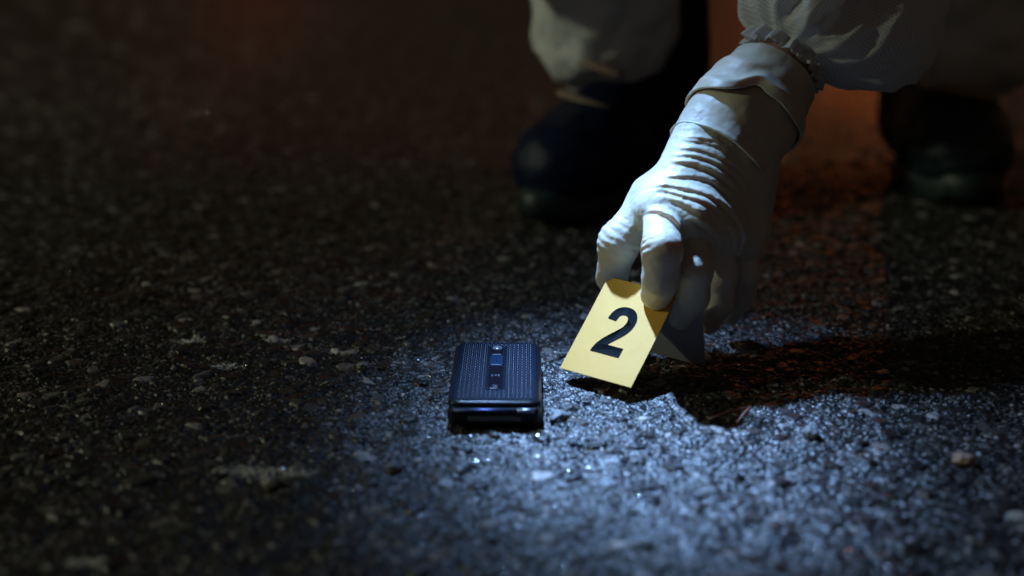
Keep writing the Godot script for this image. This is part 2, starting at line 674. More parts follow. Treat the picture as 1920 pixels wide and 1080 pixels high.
func build_phone() -> void:
	var t := thing("mobile_phone", "closed black clamshell phone with woven silver lid lying on the asphalt", "phone", Vector3(-0.0092, 0.0004, -0.6975))
	t.rotation.y = -0.012
	var black := mat(0.012, 0.013, 0.016, 0.28)
	black.metallic_specular = 0.3
	put("lower_shell", slab(0.0535, 0.096, 0.0, 0.0066, 0.007, 0.002, 0.0015), black, t)
	var sill := put("front_edge", slab(0.0500, 0.012, 0.003, 0.0108, 0.004, 0.0018, 0.001), black, t)
	sill.position = Vector3(0, 0, 0.0440)
	var lid := put("lid", slab(0.0525, 0.0940, 0.0072, 0.0138, 0.0075, 0.0028, 0.001), black, t)
	var navy := mat(0.004, 0.008, 0.018, 0.5)
	navy.metallic_specular = 0.15
	# the lid's dark woven face and its silver threads
	put("lid_face", slab(0.0482, 0.0900, 0.0131, 0.0142, 0.0065, 0.0008), navy, lid)
	var st := SurfaceTool.new()
	st.begin(Mesh.PRIMITIVE_TRIANGLES)
	var nx := 37
	var nz := 22
	for i in nx:
		for j in nz:
			var x := lerpf(-0.0226, 0.0226, float(i) / (nx - 1))
			var z := lerpf(-0.0437, 0.0437, (j + 0.5 * (i % 2)) / nz)
			if absf(x) < 0.0052 and z > -0.0365 and z < 0.0300:
				continue
			var ex := maxf(absf(x) - 0.0170, 0.0)
			var ez := maxf(absf(z) - 0.0385, 0.0)
			if Vector2(ex, ez).length() > 0.0058:
				continue
			var drop := 0.0009 * smoothstep(0.0195, 0.0235, absf(x)) + 0.0009 * smoothstep(0.0410, 0.0450, absf(z))
			var c := Vector3(x, 0.01455 - drop, z)
			var hw := 0.00025
			var hl := 0.00062
			var slant := 0.00012 * (1 if i % 2 else -1)
			var top := [c + Vector3(slant, 0.0003, -hl * 0.55), c + Vector3(-slant, 0.0003, hl * 0.55)]
			var base := [c + Vector3(-hw + slant, -0.0004, -hl), c + Vector3(hw + slant, -0.0004, -hl), c + Vector3(hw - slant, -0.0004, hl), c + Vector3(-hw - slant, -0.0004, hl)]
			for f in [[base[0], base[1], top[0]], [base[1], base[2], top[1]], [base[1], top[1], top[0]], [base[2], base[3], top[1]], [base[3], base[0], top[0]], [base[3], top[0], top[1]]]:
				for p in f:
					st.add_vertex(p)
	st.generate_normals()
	var weave := put("woven_threads", st.commit(), mat(0.24, 0.28, 0.36, 0.38, 0.8), lid)
	weave.set_meta("kind", "stuff")
	# the dark strip with its camera eye and small display
	var gloss := mat(0.006, 0.008, 0.014, 0.12)
	var strip := put("display_strip", slab(0.0088, 0.064, 0.0138, 0.0148, 0.002, 0.0004), gloss, t)
	strip.position = Vector3(-0.0002, 0, -0.0032)
	var eye := SphereMesh.new()
	eye.radius = 0.0031
	eye.height = 0.0024
	eye.is_hemisphere = false
	var lens := put("camera_lens", eye, mat(0.32, 0.36, 0.42, 0.12, 0.6), strip)
	lens.position = Vector3(0, 0.0148, -0.0300)
	var glass := mat(0.01, 0.03, 0.075, 0.18)
	for q in [[-0.0105, 0.0155]]:
		var d := put("display_window", slab(0.0076, q[1], 0.0146, 0.01505, 0.0008, 0.0002), glass, strip)
		d.position = Vector3(0, 0, q[0])
	var print := mat(0.30, 0.36, 0.46, 0.4)
	for q in [[-0.019, 0.0052, 0.0007], [-0.0025, 0.0062, 0.0007], [0.0295, 0.0026, 0.0008]]:
		var d := put("printed_mark", slab(q[1], q[2], 0.0146, 0.0152, 0.0003, 0.00005), print, strip)
		d.position = Vector3(0, 0, q[0])
	for sx in [-1, 1]:
		var arc := PackedVector3Array()
		for k in 7:
			var a := PI * (0.25 + 0.5 * k / 6)
			arc.append(Vector3(sx * (0.0009 + 0.0012 * sin(a)), 0.0148, 0.0135 + 0.0016 * cos(a)))
		put("printed_mark", tube(arc, PackedFloat32Array([0.00022]), 5), print, strip)
	var dash := put("printed_mark", slab(0.0014, 0.0006, 0.0146, 0.0151, 0.0002, 0.00005), print, strip)
	dash.position = Vector3(0, 0, 0.0135)
	# the front edge: chrome bead, hinge line and socket cover
	var chrome := mat(0.34, 0.36, 0.44, 0.4, 1.0)
	put("chrome_trim", tube(PackedVector3Array([Vector3(-0.0225, 0.0100, 0.0494), Vector3(0.0125, 0.0100, 0.0494)]), PackedFloat32Array([0.0011]), 10), mat(0.07, 0.08, 0.18, 0.4, 1.0), t)
	put("chrome_key", tube(PackedVector3Array([Vector3(0.0128, 0.0100, 0.0494), Vector3(0.0222, 0.0100, 0.0494)]), PackedFloat32Array([0.0013]), 10), chrome, t)
	var cover := put("socket_cover", slab(0.029, 0.0016, 0.0030, 0.0062, 0.0007, 0.0003), mat(0.10, 0.11, 0.11, 0.4), t)
	cover.position = Vector3(0, 0.0008, 0.0496)

# ---------------------------------------------------------------- the marker

func plate(bl_: Vector3, ex: Vector3, ey: Vector3, w: float, h: float, thick: float, round_top: float, bend: float) -> ArrayMesh:
	# a thin card: ex to the right, ey upwards; both faces and the rim
	var nz := ex.cross(ey).normalized()
	var st := SurfaceTool.new()
	st.begin(Mesh.PRIMITIVE_TRIANGLES)
	var nxx := 12
	var nyy := 18
	var pt := func(i: int, j: int, side: float) -> Vector3:
		var y := h * j / nyy
		var inset := 0.0
		if y > h - round_top:
			var k := (y - h + round_top) / round_top
			inset = round_top * (1 - sqrt(maxf(1 - k * k, 0)))
		var x := lerpf(inset, w - inset, float(i) / nxx)
		return bl_ + ex * x + ey * y + nz * (side * thick / 2 + bend * sin(PI * y / h) * (0.4 + 0.6 * x / w))
	for s in [1.0, -1.0]:
		for j in nyy:
			for i in nxx:
				var q := [pt.call(i, j, s), pt.call(i + 1, j, s), pt.call(i + 1, j + 1, s), pt.call(i, j + 1, s)]
				for k in ([0, 2, 1, 0, 3, 2] if s > 0 else [0, 1, 2, 0, 2, 3]):
					st.set_smooth_group(1 if s > 0 else 2)
					st.add_vertex(q[k])
	var rim := []
	for i in nxx:
		rim.append([i, 0, i + 1, 0])
		rim.append([i + 1, nyy, i, nyy])
	for j in nyy:
		rim.append([nxx, j, nxx, j + 1])
		rim.append([0, j + 1, 0, j])
	st.set_smooth_group(-1)
	for r in rim:
		var a: Vector3 = pt.call(r[0], r[1], 1.0)
		var b: Vector3 = pt.call(r[2], r[3], 1.0)
		var c: Vector3 = pt.call(r[2], r[3], -1.0)
		var d: Vector3 = pt.call(r[0], r[1], -1.0)
		for p in [a, b, c, a, c, d]:
			st.add_vertex(p)
	st.generate_normals()
	return st.commit()

func two_outline() -> PackedVector2Array:
	# the figure 2, bold, baseline at 0, 1465 units tall
	var out := PackedVector2Array()
	var curve := func(a: Vector2, c: Vector2, b: Vector2) -> void:
		for k in range(1, 7):
			var t := k / 6.0
			out.append(a.lerp(c, t).lerp(c.lerp(b, t), t))
	out.append_array([Vector2(1035, 261), Vector2(1035, 0), Vector2(50, 0)])
	var q := [Vector2(66, 148), Vector2(146, 281), Vector2(226, 415), Vector2(462, 636), Vector2(652, 813), Vector2(695, 876), Vector2(753, 963), Vector2(753, 1048), Vector2(753, 1142), Vector2(702, 1192), Vector2(652, 1243), Vector2(563, 1243), Vector2(475, 1243), Vector2(423, 1190), Vector2(371, 1137), Vector2(363, 1014)]
	var p := Vector2(50, 0)
	for k in range(0, q.size(), 2):
		curve.call(p, q[k], q[k + 1])
		p = q[k + 1]
	out.append(Vector2(83, 1042))
	p = Vector2(83, 1042)
	q = [Vector2(105, 1268), Vector2(236, 1366), Vector2(367, 1465), Vector2(563, 1465), Vector2(779, 1465), Vector2(902, 1349), Vector2(1025, 1233), Vector2(1025, 1061), Vector2(1025, 963), Vector2(990, 874), Vector2(955, 786), Vector2(879, 689), Vector2(829, 625), Vector2(699, 505), Vector2(569, 386), Vector2(534, 347), Vector2(499, 308), Vector2(477, 261)]
	for k in range(0, q.size(), 2):
		curve.call(p, q[k], q[k + 1])
		p = q[k + 1]
	return out

func build_marker() -> void:
	var lower_left := Vector3(0.0289, 0.0085, -0.7151)
	var lower_right := Vector3(0.0692, 0.0075, -0.6872)
	var upper_left := Vector3(0.0583, 0.0518, -0.7595)
	var ex := (lower_right - lower_left).normalized()
	var ey := (upper_left - lower_left)
	var h := ey.length()
	ey = (ey - ex * ey.dot(ex)).normalized()
	var w := (lower_right - lower_left).length()
	var t := thing("evidence_marker", "yellow folded tent card with a black number 2 held between gloved fingers", "marker")
	var yellow := mat(0.76, 0.415, 0.06, 0.6)
	yellow.backlight_enabled = true
	yellow.backlight = Color(0.18, 0.18, 0.18)
	yellow.normal_enabled = true
	yellow.normal_texture = bumps(0.012, 31, 3.0, 256)
	yellow.normal_scale = 0.25
	yellow.uv1_triplanar = true
	yellow.uv1_world_triplanar = true
	yellow.uv1_scale = Vector3.ONE * 20.0
	var front := put("front_panel", plate(lower_left, ex, ey, w, h, 0.0005, 0.0035, -0.0006), yellow, t)
	var nz := ex.cross(ey).normalized()
	var ink := mat(0.008, 0.010, 0.012, 0.85)
	ink.metallic_specular = 0.15
	# the figure
	var flat: PackedVector2Array = Geometry2D.offset_polygon(two_outline(), 14.0)[0]
	var tri := Geometry2D.triangulate_polygon(flat)
	var st := SurfaceTool.new()
	st.begin(Mesh.PRIMITIVE_TRIANGLES)
	var spot := func(q: Vector2, up: float) -> Vector3:
		var x := 0.0132 + (q.x - 50.0) / 985.0 * 0.0192
		var y := 0.0168 + q.y / 1465.0 * 0.0340
		return lower_left + ex * x + ey * y + nz * (0.00025 + up - 0.0006 * sin(PI * y / h) * (0.4 + 0.6 * x / w))
	for k in range(0, tri.size(), 3):
		var a: Vector3 = spot.call(flat[tri[k]], 0.00018)
		var b: Vector3 = spot.call(flat[tri[k + 1]], 0.00018)
		var c: Vector3 = spot.call(flat[tri[k + 2]], 0.00018)
		if (b - a).cross(c - a).dot(nz) > 0:
			var s := b
			b = c
			c = s
		for p in [a, b, c]:
			st.add_vertex(p)
	for k in flat.size():
		var q := flat[k]
		var r := flat[(k + 1) % flat.size()]
		var a: Vector3 = spot.call(q, 0.00018)
		var b: Vector3 = spot.call(r, 0.00018)
		var c: Vector3 = spot.call(r, -0.0001)
		var d: Vector3 = spot.call(q, -0.0001)
		for p in [a, b, c, a, c, d]:
			st.add_vertex(p)
	st.generate_normals()
	put("number", st.commit(), ink, front)
	# the back panel hangs from the fold and splays out behind
	var fold_right := lower_left + ex * w + ey * h
	var foot := Vector3(0.1191, 0.0030, -0.7330)
	var ey2 := (fold_right - foot)
	var h2 := ey2.length()
	var card := mat(0.24, 0.24, 0.25, 0.6)  # white inside painted grey for the shade behind the front panel
	ey2 = (ey2 - ex * ey2.dot(ex)).normalized()
	var foot_left := foot - ex * w
	var away := -nz * 0.0012
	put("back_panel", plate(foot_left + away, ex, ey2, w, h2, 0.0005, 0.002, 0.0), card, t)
	put("fold", tube(PackedVector3Array([lower_left + ex * 0.0035 + ey * (h - 0.0002) + away * 0.4, fold_right - ex * 0.0035 + away * 0.4 - ey * 0.0002]), PackedFloat32Array([0.0007]), 8), yellow, t)

# ---------------------------------------------------------------- the person

func build_person() -> void:
	var t := thing("person", "crouching person in a white coverall, pale latex glove and dark boots, reaching down", "person")
	var glove_mat := mat(0.56, 0.53, 0.43, 0.5)
	glove_mat.subsurf_scatter_enabled = true
	glove_mat.subsurf_scatter_strength = 0.2
	glove_mat.normal_enabled = true
	glove_mat.normal_texture = bumps(0.03, 41, 2.0, 256)
	glove_mat.normal_scale = 0.18
	glove_mat.uv1_triplanar = true
	glove_mat.uv1_world_triplanar = true
	glove_mat.uv1_scale = Vector3.ONE * 60.0
	var skin_mat := mat(0.30, 0.17, 0.12, 0.5)
	var cloth := mat(0.72, 0.73, 0.72, 0.75)
	cloth.normal_enabled = true
	cloth.normal_texture = bumps(0.02, 51, 5.0, 256)
	cloth.normal_scale = 0.5
	cloth.uv1_triplanar = true
	cloth.uv1_world_triplanar = true
	cloth.uv1_scale = Vector3.ONE * 9.0

	# --- the glove on the reaching hand
	var wrist_r := Vector3(0.1232, 0.1380, -0.7864)
	var wrist_u := Vector3(0.1473, 0.1276, -0.7861)
	var wrist := Vector3(0.1373, 0.1327, -0.7878)
	var k_i := Vector3(0.0911, 0.0981, -0.7498)
	var k_m := Vector3(0.1074, 0.0928, -0.7448)
	var k_r := Vector3(0.1245, 0.0845, -0.7526)
	var k_p := Vector3(0.1413, 0.0754, -0.7664)
	hand_o = Vector3(0.1240, 0.1362, -0.7710)
	hand_u = (Vector3(0.1062, 0.0919, -0.7445) - hand_o)
	hand_len = hand_u.length()
	hand_u = hand_u.normalized()
	hand_v = k_p - k_i
	hand_v = (hand_v - hand_u * hand_v.dot(hand_u)).normalized()
	hand_n = hand_u.cross(hand_v)
	var i_pip := Vector3(0.0869, 0.0847, -0.7104)
	var i_dip := Vector3(0.0874, 0.0655, -0.7145)
	var i_tip := Vector3(0.0872, 0.0501, -0.7304)
	var t_mcp := Vector3(0.0889, 0.0974, -0.7780)
	var t_ip := Vector3(0.0665, 0.0723, -0.7653)
	var t_tip := Vector3(0.0634, 0.0468, -0.7736)
	creases = [
		[i_pip + Vector3(-0.008, 0, 0), (i_dip - k_i).normalized(), 0.012, 0.0008, 0.0040],
		[t_ip, (t_tip - t_mcp).normalized(), 0.018, 0.0010, 0.0050],
		
	]
	lay_folds()
	fresh([0.014, 0.004, 0.004, 0.004, 0.004, 0.008], [0.01, 0.0012, 0.0015, 0.0015, 0.0015, 0.012], 1)
	chain(0, [wrist_r, k_i], [0.0212, 0.0135])
	chain(0, [wrist, k_m], [0.0185, 0.0140])
	chain(0, [wrist, k_r], [0.0180, 0.0135])
	chain(0, [wrist_u, k_p], [0.018, 0.0130])
	chain(0, [wrist_u, Vector3(0.1484, 0.0811, -0.7768)], [0.017, 0.013])
	chain(0, [wrist, Vector3(0.1515, 0.1492, -0.8018)], [0.0185, 0.0185])
	chain(0, [k_i, k_m, k_r, k_p], [0.0125, 0.0135, 0.013, 0.012])
	chain(1, [k_i, i_pip, i_dip, i_tip], [0.0112, 0.0114, 0.0106, 0.0096])
	chain(2, [k_m, Vector3(0.1083, 0.0678, -0.7237), Vector3(0.1090, 0.0489, -0.7300), Vector3(0.1054, 0.0325, -0.7414)], [0.0110, 0.0104, 0.0098, 0.0092])
	chain(3, [k_r, Vector3(0.1284, 0.0574, -0.7477), Vector3(0.1292, 0.0379, -0.7548), Vector3(0.1245, 0.0218, -0.7631)], [0.0106, 0.0099, 0.0093, 0.0088])
	chain(4, [k_p, Vector3(0.1461, 0.0531, -0.7652), Vector3(0.1459, 0.0352, -0.7740), Vector3(0.1414, 0.0202, -0.7837)], [0.0104, 0.0100, 0.0092, 0.0086])
	chain(5, [Vector3(0.1209, 0.1193, -0.7896), t_mcp, t_ip, t_tip], [0.017, 0.0138, 0.0116, 0.0104])
	chain(5, [t_mcp, k_i], [0.010, 0.009])
	var glove := put("glove", skin_mesh(0.00105), glove_mat, t)
	glove.set_meta("label", "wrinkled pale latex glove pinching the card")
	build_cuff(glove, glove_mat)

	# --- the wrist and the rest of the body under the clothes
	var elbow := Vector3(0.3043, 0.3251, -0.9370)
	fresh([0.05, 0.003], [0.05, 0.03], 0)
	chain(0, [elbow, Vector3(0.38, 0.52, -1.20), Vector3(0.22, 0.52, -1.25), Vector3(0.06, 0.52, -1.20), Vector3(-0.15, 0.32, -1.10), Vector3(-0.085, 0.46, -0.98)], [0.036, 0.045, 0.09, 0.045, 0.036, 0.022])
	chain(0, [Vector3(0.25, 0.40, -1.50), Vector3(0.22, 0.52, -1.25), Vector3(0.20, 0.64, -1.20)], [0.11, 0.10, 0.05])
	chain(0, [Vector3(0.195, 0.72, -1.16), Vector3(0.19, 0.68, -1.10)], [0.085, 0.055])
	bone(0, Vector3(0.188, 0.705, -1.055), Vector3(0.187, 0.690, -1.035), 0.010, 0.010)
	chain(1, [Vector3(0.1414, 0.1380, -0.7980), Vector3(0.1673, 0.1696, -0.8171), elbow], [0.017, 0.0190, 0.034])
	put("body", skin_mesh(0.005), skin_mat, t)

	# --- the coverall
	fresh([0.06], [0.06], 2)
	chain(0, [Vector3(0.088, 0.152, -1.20), Vector3(0.062, 0.46, -1.13), Vector3(0.18, 0.40, -1.48)], [0.070, 0.080, 0.11])
	chain(0, [Vector3(0.432, 0.152, -1.22), Vector3(0.46, 0.46, -1.13), Vector3(0.32, 0.40, -1.48)], [0.074, 0.082, 0.11])
	chain(0, [Vector3(0.25, 0.40, -1.50), Vector3(0.22, 0.52, -1.26), Vector3(0.20, 0.62, -1.22)], [0.14, 0.14, 0.075])
	bone(0, Vector3(0.20, 0.72, -1.19), Vector3(0.20, 0.70, -1.18), 0.09, 0.09)
	chain(0, [Vector3(0.30, 0.53, -1.23), Vector3(0.38, 0.52, -1.20), elbow + Vector3(0.01, 0.02, -0.02)], [0.10, 0.075, 0.05])
	chain(0, [Vector3(0.14, 0.53, -1.23), Vector3(0.06, 0.52, -1.20), Vector3(-0.15, 0.32, -1.10), Vector3(-0.10, 0.43, -1.01)], [0.10, 0.07, 0.06, 0.045])
	var coverall := put("coverall", skin_mesh(0.010), cloth, t)
	build_sleeve(coverall)

	# --- boots
	var tinted_leather := mat(0.005, 0.010, 0.034, 0.5)  # navy tint painted in for the bluish sheen on this boot
	tinted_leather.metallic_specular = 0.3
	var rubber := mat(0.014, 0.026, 0.028, 0.5)
	var lace := mat(0.30, 0.22, 0.16, 0.7)
	build_boot(t, Vector3(0.160, 0, -1.265), Vector3(0.018, 0, -1.055), tinted_leather, rubber, lace)
	build_boot(t, Vector3(0.425, 0, -1.335), Vector3(0.412, 0, -1.110), mat(0.004, 0.016, 0.022, 0.5), rubber, lace)  # teal tint painted in for the greenish light on this boot

	# --- the other hand, out of the picture, closed round the torch
	var o := Vector3(-0.0375, 0.4497, -0.900)
	var ax := (Vector3(0.085, 0.0, -0.64) - o).normalized()
	var side := ax.cross(Vector3.UP).normalized()
	var up := side.cross(ax).normalized()
	var palm := o - ax * 0.085 - up * 0.030
	fresh([0.012, 0.004], [0.01, 0.004], 0)
	chain(0, [Vector3(-0.09, 0.45, -0.99), palm - ax * 0.02], [0.026, 0.022])
	chain(0, [palm - ax * 0.03, palm + ax * 0.03], [0.017, 0.015])
	for k in 4:
		var c := o - ax * (0.055 + 0.021 * k)
		var pts := []
		for q in 6:
			var a := -PI * 0.5 - PI * 1.35 * q / 5
			pts.append(c + (side * cos(a) + up * sin(a)) * 0.024)
		chain(1, pts, [0.0105, 0.0105, 0.010, 0.0098, 0.0094, 0.0088])
	chain(1, [palm + side * 0.012, o - ax * 0.05 + side * 0.026, o - ax * 0.035 + up * 0.024 + side * 0.008], [0.013, 0.011, 0.010])
	put("glove", skin_mesh(0.004), glove_mat, t)
	build_torch(o, ax)

func build_cuff(parent: Node3D, m: Material) -> void:
	var b0 := Vector3(0.1279, 0.1226, -0.7812)
	var b1 := Vector3(0.1648, 0.1673, -0.8121)
	var ax := b1 - b0
	var length := ax.length()
	ax = ax.normalized()
	var across := Vector3(0.1600, 0.1064, -0.7789) - Vector3(0.1007, 0.1380, -0.7896)
	across = (across - ax * across.dot(ax)).normalized()
	var front := across.cross(ax)
	if front.z < 0:
		front = -front
	var n := 180
	var at := func(a: float, s: float, off: float) -> Vector3:
		var left := 0.5 - 0.5 * cos(a)
		var vis := smoothstep(0.0, 0.4, sin(a))
		var hw := lerpf(0.0337, 0.0344, smoothstep(0.0, 0.5, s))
		hw = lerpf(hw, 0.0280, smoothstep(0.55, 1.0, s))
		var hd := lerpf(0.0299, 0.0297, smoothstep(0.0, 0.5, s))
		hd = lerpf(hd, 0.0255, smoothstep(0.55, 1.0, s))
		var p0 := across * cos(a) * hw + front * sin(a) * hd
		var q := p0 * 1000.0 + ax * s * 60.0
		var r := off + 0.0016 * wobble.get_noise_3d(q.x * 0.5, q.y * 0.5, q.z * 0.5 + 33.0) + 0.0005 * wobble.get_noise_3d(q.x * 1.5, q.y * 1.5, q.z * 1.5 + 5.0)
		# slack swelling below the turned band
		r += 0.0030 * exp(-pow((s - 0.33) / 0.13, 2) - pow((left - 0.66) / 0.20, 2)) * vis
		r -= 0.0030 * exp(-pow((s - 0.50) / 0.07, 2) - pow((left - 0.80) / 0.12, 2)) * vis
		var base := b0 + ax * length * (s + 0.08 * sin(a) * (0.4 + 0.6 * s))
		return base + p0 + p0.normalized() * r
	# the tube round the wrist, rolled at its lower edge
	var pts := PackedVector3Array()
	var tube_rows := []
	for k in 5:
		tube_rows.append([0.035 - 0.035 * k / 4.0, -0.0016])
	for k in 8:
		var a := PI * k / 7
		tube_rows.append([0.004 - 0.012 * sin(a), -0.0005 - 0.0011 * cos(a)])
	for k in 70:
		var s := 0.008 + 0.96 * k / 69.0
		tube_rows.append([s, 0.0006 - 0.0010 * smoothstep(0.0, 0.05, s)])
	for q in tube_rows:
		for i in n:
			pts.append(at.call(TAU * i / n, q[0], q[1]))
	put("cuff", grid_mesh(pts, n, tube_rows.size(), PackedVector2Array(), true), m, parent)
	# the upper part turned back over it, its free edge standing off in places
	pts = PackedVector3Array()
	var rows := 64
	for j in rows:
		for i in n:
			var a := TAU * i / n
			var left := 0.5 - 0.5 * cos(a)
			var vis := smoothstep(0.0, 0.4, sin(a))
			var edge := lerpf(0.56, 0.36, smoothstep(0.30, 0.85, left)) + 0.015 * sin(5.0 * a)
			edge += 0.10 * exp(-pow((left - 0.60) / 0.10, 2)) * vis
			var gap := 0.0020 + 0.0040 * exp(-pow((left - 0.80) / 0.13, 2)) * vis + 0.0015 * exp(-pow((left - 0.25) / 0.2, 2)) * vis
			var t := float(j) / (rows - 1)
			var s := 0.0
			var off := 0.0
			if t < 0.12:
				s = edge + 0.05 * (1.0 - t / 0.12)
				off = gap * 0.75 - 0.0008
			elif t < 0.24:
				var b := PI * (t - 0.12) / 0.12
				s = edge - 0.012 * sin(b)
				off = gap - 0.0006 - 0.0009 * cos(b)
			elif t < 0.90:
				var k := (t - 0.24) / 0.66
				s = lerpf(edge, 1.0, k)
				off = lerpf(gap + 0.0003, 0.0012, smoothstep(0.0, 0.9, k))
				off += 0.0026 * exp(-pow((k - 0.16) / 0.10, 2)) * vis * smoothstep(0.15, 0.45, left)
				off += 0.0016 * exp(-pow((k - 0.62 - 0.25 * (left - 0.8)) / 0.10, 2)) * smoothstep(0.55, 0.9, left)
				off -= 0.0018 * exp(-pow((k - 0.42) / 0.14, 2)) * vis
			else:
				var b := PI * (t - 0.90) / 0.10
				s = 1.0 + 0.012 * sin(b)
				off = 0.0004 + 0.0008 * cos(b)
			pts.append(at.call(a, s, off))
	put("turned_band", grid_mesh(pts, n, rows, PackedVector2Array(), true), m, parent)

func build_sleeve(parent: Node3D) -> void:
	var path := [Vector3(0.1705, 0.1736, -0.8195), Vector3(0.1755, 0.1809, -0.8230), Vector3(0.1936, 0.2019, -0.8301), Vector3(0.2236, 0.2350, -0.8560), Vector3(0.3043, 0.3251, -0.9370)]
	var c := Curve3D.new()
	for p in path:
		c.add_point(p)
	var total := c.get_baked_length()
	var n := 220
	var rows := 150
	var pts := PackedVector3Array()
	var uvs := PackedVector2Array()
	var right := Vector3(0.2267, 0.1430, -0.8440) - Vector3(0.1913, 0.1632, -0.8508)
	for jj in rows:
		var f := float(jj) / (rows - 1)
		var s := -0.009 + (total - 0.008) * pow(f, 1.5)
		var d := s + 0.011
		var p := c.sample_baked(clampf(d, 0, total))
		var ax := (c.sample_baked(minf(d + 0.012, total)) - c.sample_baked(maxf(d - 0.012, 0.0))).normalized()
		var e := (right - ax * right.dot(ax)).normalized()
		var g := e.cross(ax)
		if g.z < 0:
			g = -g
		for i in n:
			var a := TAU * i / n
			var open := 1.0 - exp(-maxf(s, 0.0) / 0.005)
			var r := 0.0262 + 0.0200 * open
			r += 0.026 * smoothstep(0.002, 0.042, s) * pow(maxf(cos(a + 0.25), 0.0), 1.2)
			r -= 0.013 * exp(-pow((a - 2.05 + s * 2.0) / 0.13, 2)) * open * (1.0 - smoothstep(0.05, 0.11, s))
			r += 0.0045 * exp(-pow((a - 0.75 - s * 3.0) / 0.07, 2)) * smoothstep(0.004, 0.02, s)
			r += 0.006 * open * pow(maxf(-cos(a), 0.0), 1.5)
			r = lerpf(r, 0.058, smoothstep(0.14, 0.22, s))
			var w := wobble.get_noise_3d(cos(a) * 26.0, sin(a) * 26.0, s * 200.0)
			var pleat := sin(13.0 * a + 2.2 * sin(3.0 * a) + 5.0 * w)
			r += 0.0032 * pleat * exp(-absf(s) / 0.016) * smoothstep(-0.002, 0.006, absf(s) + 0.003)
			if s < 0:
				r += -s * (0.30 + 0.20 * pleat)
			# folds that run down from the gathers
			var k := wobble.get_noise_3d(cos(a + s * 6.0) * 17.0 + 60.0, sin(a + s * 6.0) * 17.0, s * 110.0)
			r += (0.5 - absf(k) * 2.2) * 0.012 * open * smoothstep(0.0, 0.03, s)
			r += 0.004 * w * open
			var crisp := wobble.get_noise_3d(cos(a) * 60.0 - 30.0, sin(a) * 60.0, s * 900.0 + 20.0 * k)
			r += (0.35 - absf(crisp)) * 0.0045 * open
			pts.append(p + (e * cos(a) + g * sin(a)) * r)
			uvs.append(Vector2(a / TAU * 0.34, s))
	var m := mat(0.82, 0.83, 0.86, 0.7)
	m.backlight_enabled = true
	m.backlight = Color(0.9, 0.9, 0.9)
	# the embossed mesh of the fabric
	var im := Image.create(128, 128, false, Image.FORMAT_RGB8)
	for y in 128:
		for x in 128:
			var best := 9.0
			for q in [Vector2(0, 0), Vector2(64, 0), Vector2(128, 0), Vector2(32, 64), Vector2(96, 64), Vector2(-32, 64), Vector2(160, 64), Vector2(0, 128), Vector2(64, 128), Vector2(128, 128)]:
				best = minf(best, Vector2(x, y).distance_to(q) / 22.0)
			var v := lerpf(0.86, 1.0, smoothstep(0.6, 1.1, best))
			im.set_pixel(x, y, Color(v, v, v))
	im.generate_mipmaps()
	m.albedo_texture = ImageTexture.create_from_image(im)
	m.heightmap_enabled = true
	m.heightmap_texture = m.albedo_texture
	m.heightmap_scale = 0.02
	m.uv1_scale = Vector3(340, 340, 1)
	m.cull_mode = BaseMaterial3D.CULL_DISABLED
	var o := put("sleeve", grid_mesh(pts, n, rows, uvs, true), m, parent)
	o.set_meta("label", "puffed translucent white sleeve with a gathered cuff")

func build_boot(parent: Node3D, heel: Vector3, toe: Vector3, tinted_leather: Material, rubber: Material, lace: Material) -> void:
	var d := (toe - heel).normalized()
	var s := d.cross(Vector3.UP).normalized()
	var up := Vector3.UP
	fresh([0.035], [0.03], 3)
	chain(0, [heel + up * 0.05 + d * 0.045, heel + up * 0.12 + d * 0.045, heel + up * 0.21 + d * 0.05], [0.042, 0.045, 0.055])
	chain(0, [heel + up * 0.05 + d * 0.05, toe + up * 0.042 - d * 0.085], [0.040, 0.038])
	chain(0, [toe + up * 0.046 - d * 0.085 - s * 0.012, toe + up * 0.044 - d * 0.045 - s * 0.006], [0.036, 0.034])
	chain(0, [toe + up * 0.044 - d * 0.085 + s * 0.012, toe + up * 0.044 - d * 0.045 + s * 0.006], [0.034, 0.033])
	chain(0, [heel + up * 0.11 + d * 0.06, toe + up * 0.055 - d * 0.09], [0.036, 0.030])
	var b := put("boot", skin_mesh(0.006), tinted_leather, parent)
	# the sole
	var pts := PackedVector3Array()
	var n := 40
	var length := (toe - heel).length()
	for q in [[0.45, 0.0], [1.0, 0.0], [1.04, 0.006], [1.03, 0.020], [0.98, 0.026], [0.4, 0.027]]:
		for i in n:
			var a := TAU * i / n
			var x := cos(a)
			var wide := lerpf(0.036, 0.052, smoothstep(-0.6, 0.5, x))
			pts.append(heel + d * (length / 2 + x * length / 2 * q[0]) + s * (sin(a) * wide * q[0] * (1 - 0.12 * maxf(x, 0))) + up * (q[1] + (0.007 if x > 0.86 else 0.0)))
	put("sole", grid_mesh(pts, n, 6, PackedVector2Array(), true), rubber, b)
	for k in 5:
		var c := heel + d * (0.098 + 0.018 * k - 0.012 * maxi(2 - k, 0)) + up * (0.205 - 0.028 * k)
		var path := PackedVector3Array()
		for q in 9:
			var a := PI * (0.15 + 0.7 * q / 8)
			path.append(c + s * cos(a) * 0.030 + d * (sin(a) * 0.012 - 0.006) + up * (0.004 * sin(a) + 0.006 * cos(a)))
		put("lace", tube(path, PackedFloat32Array([0.0036]), 6), lace, b)

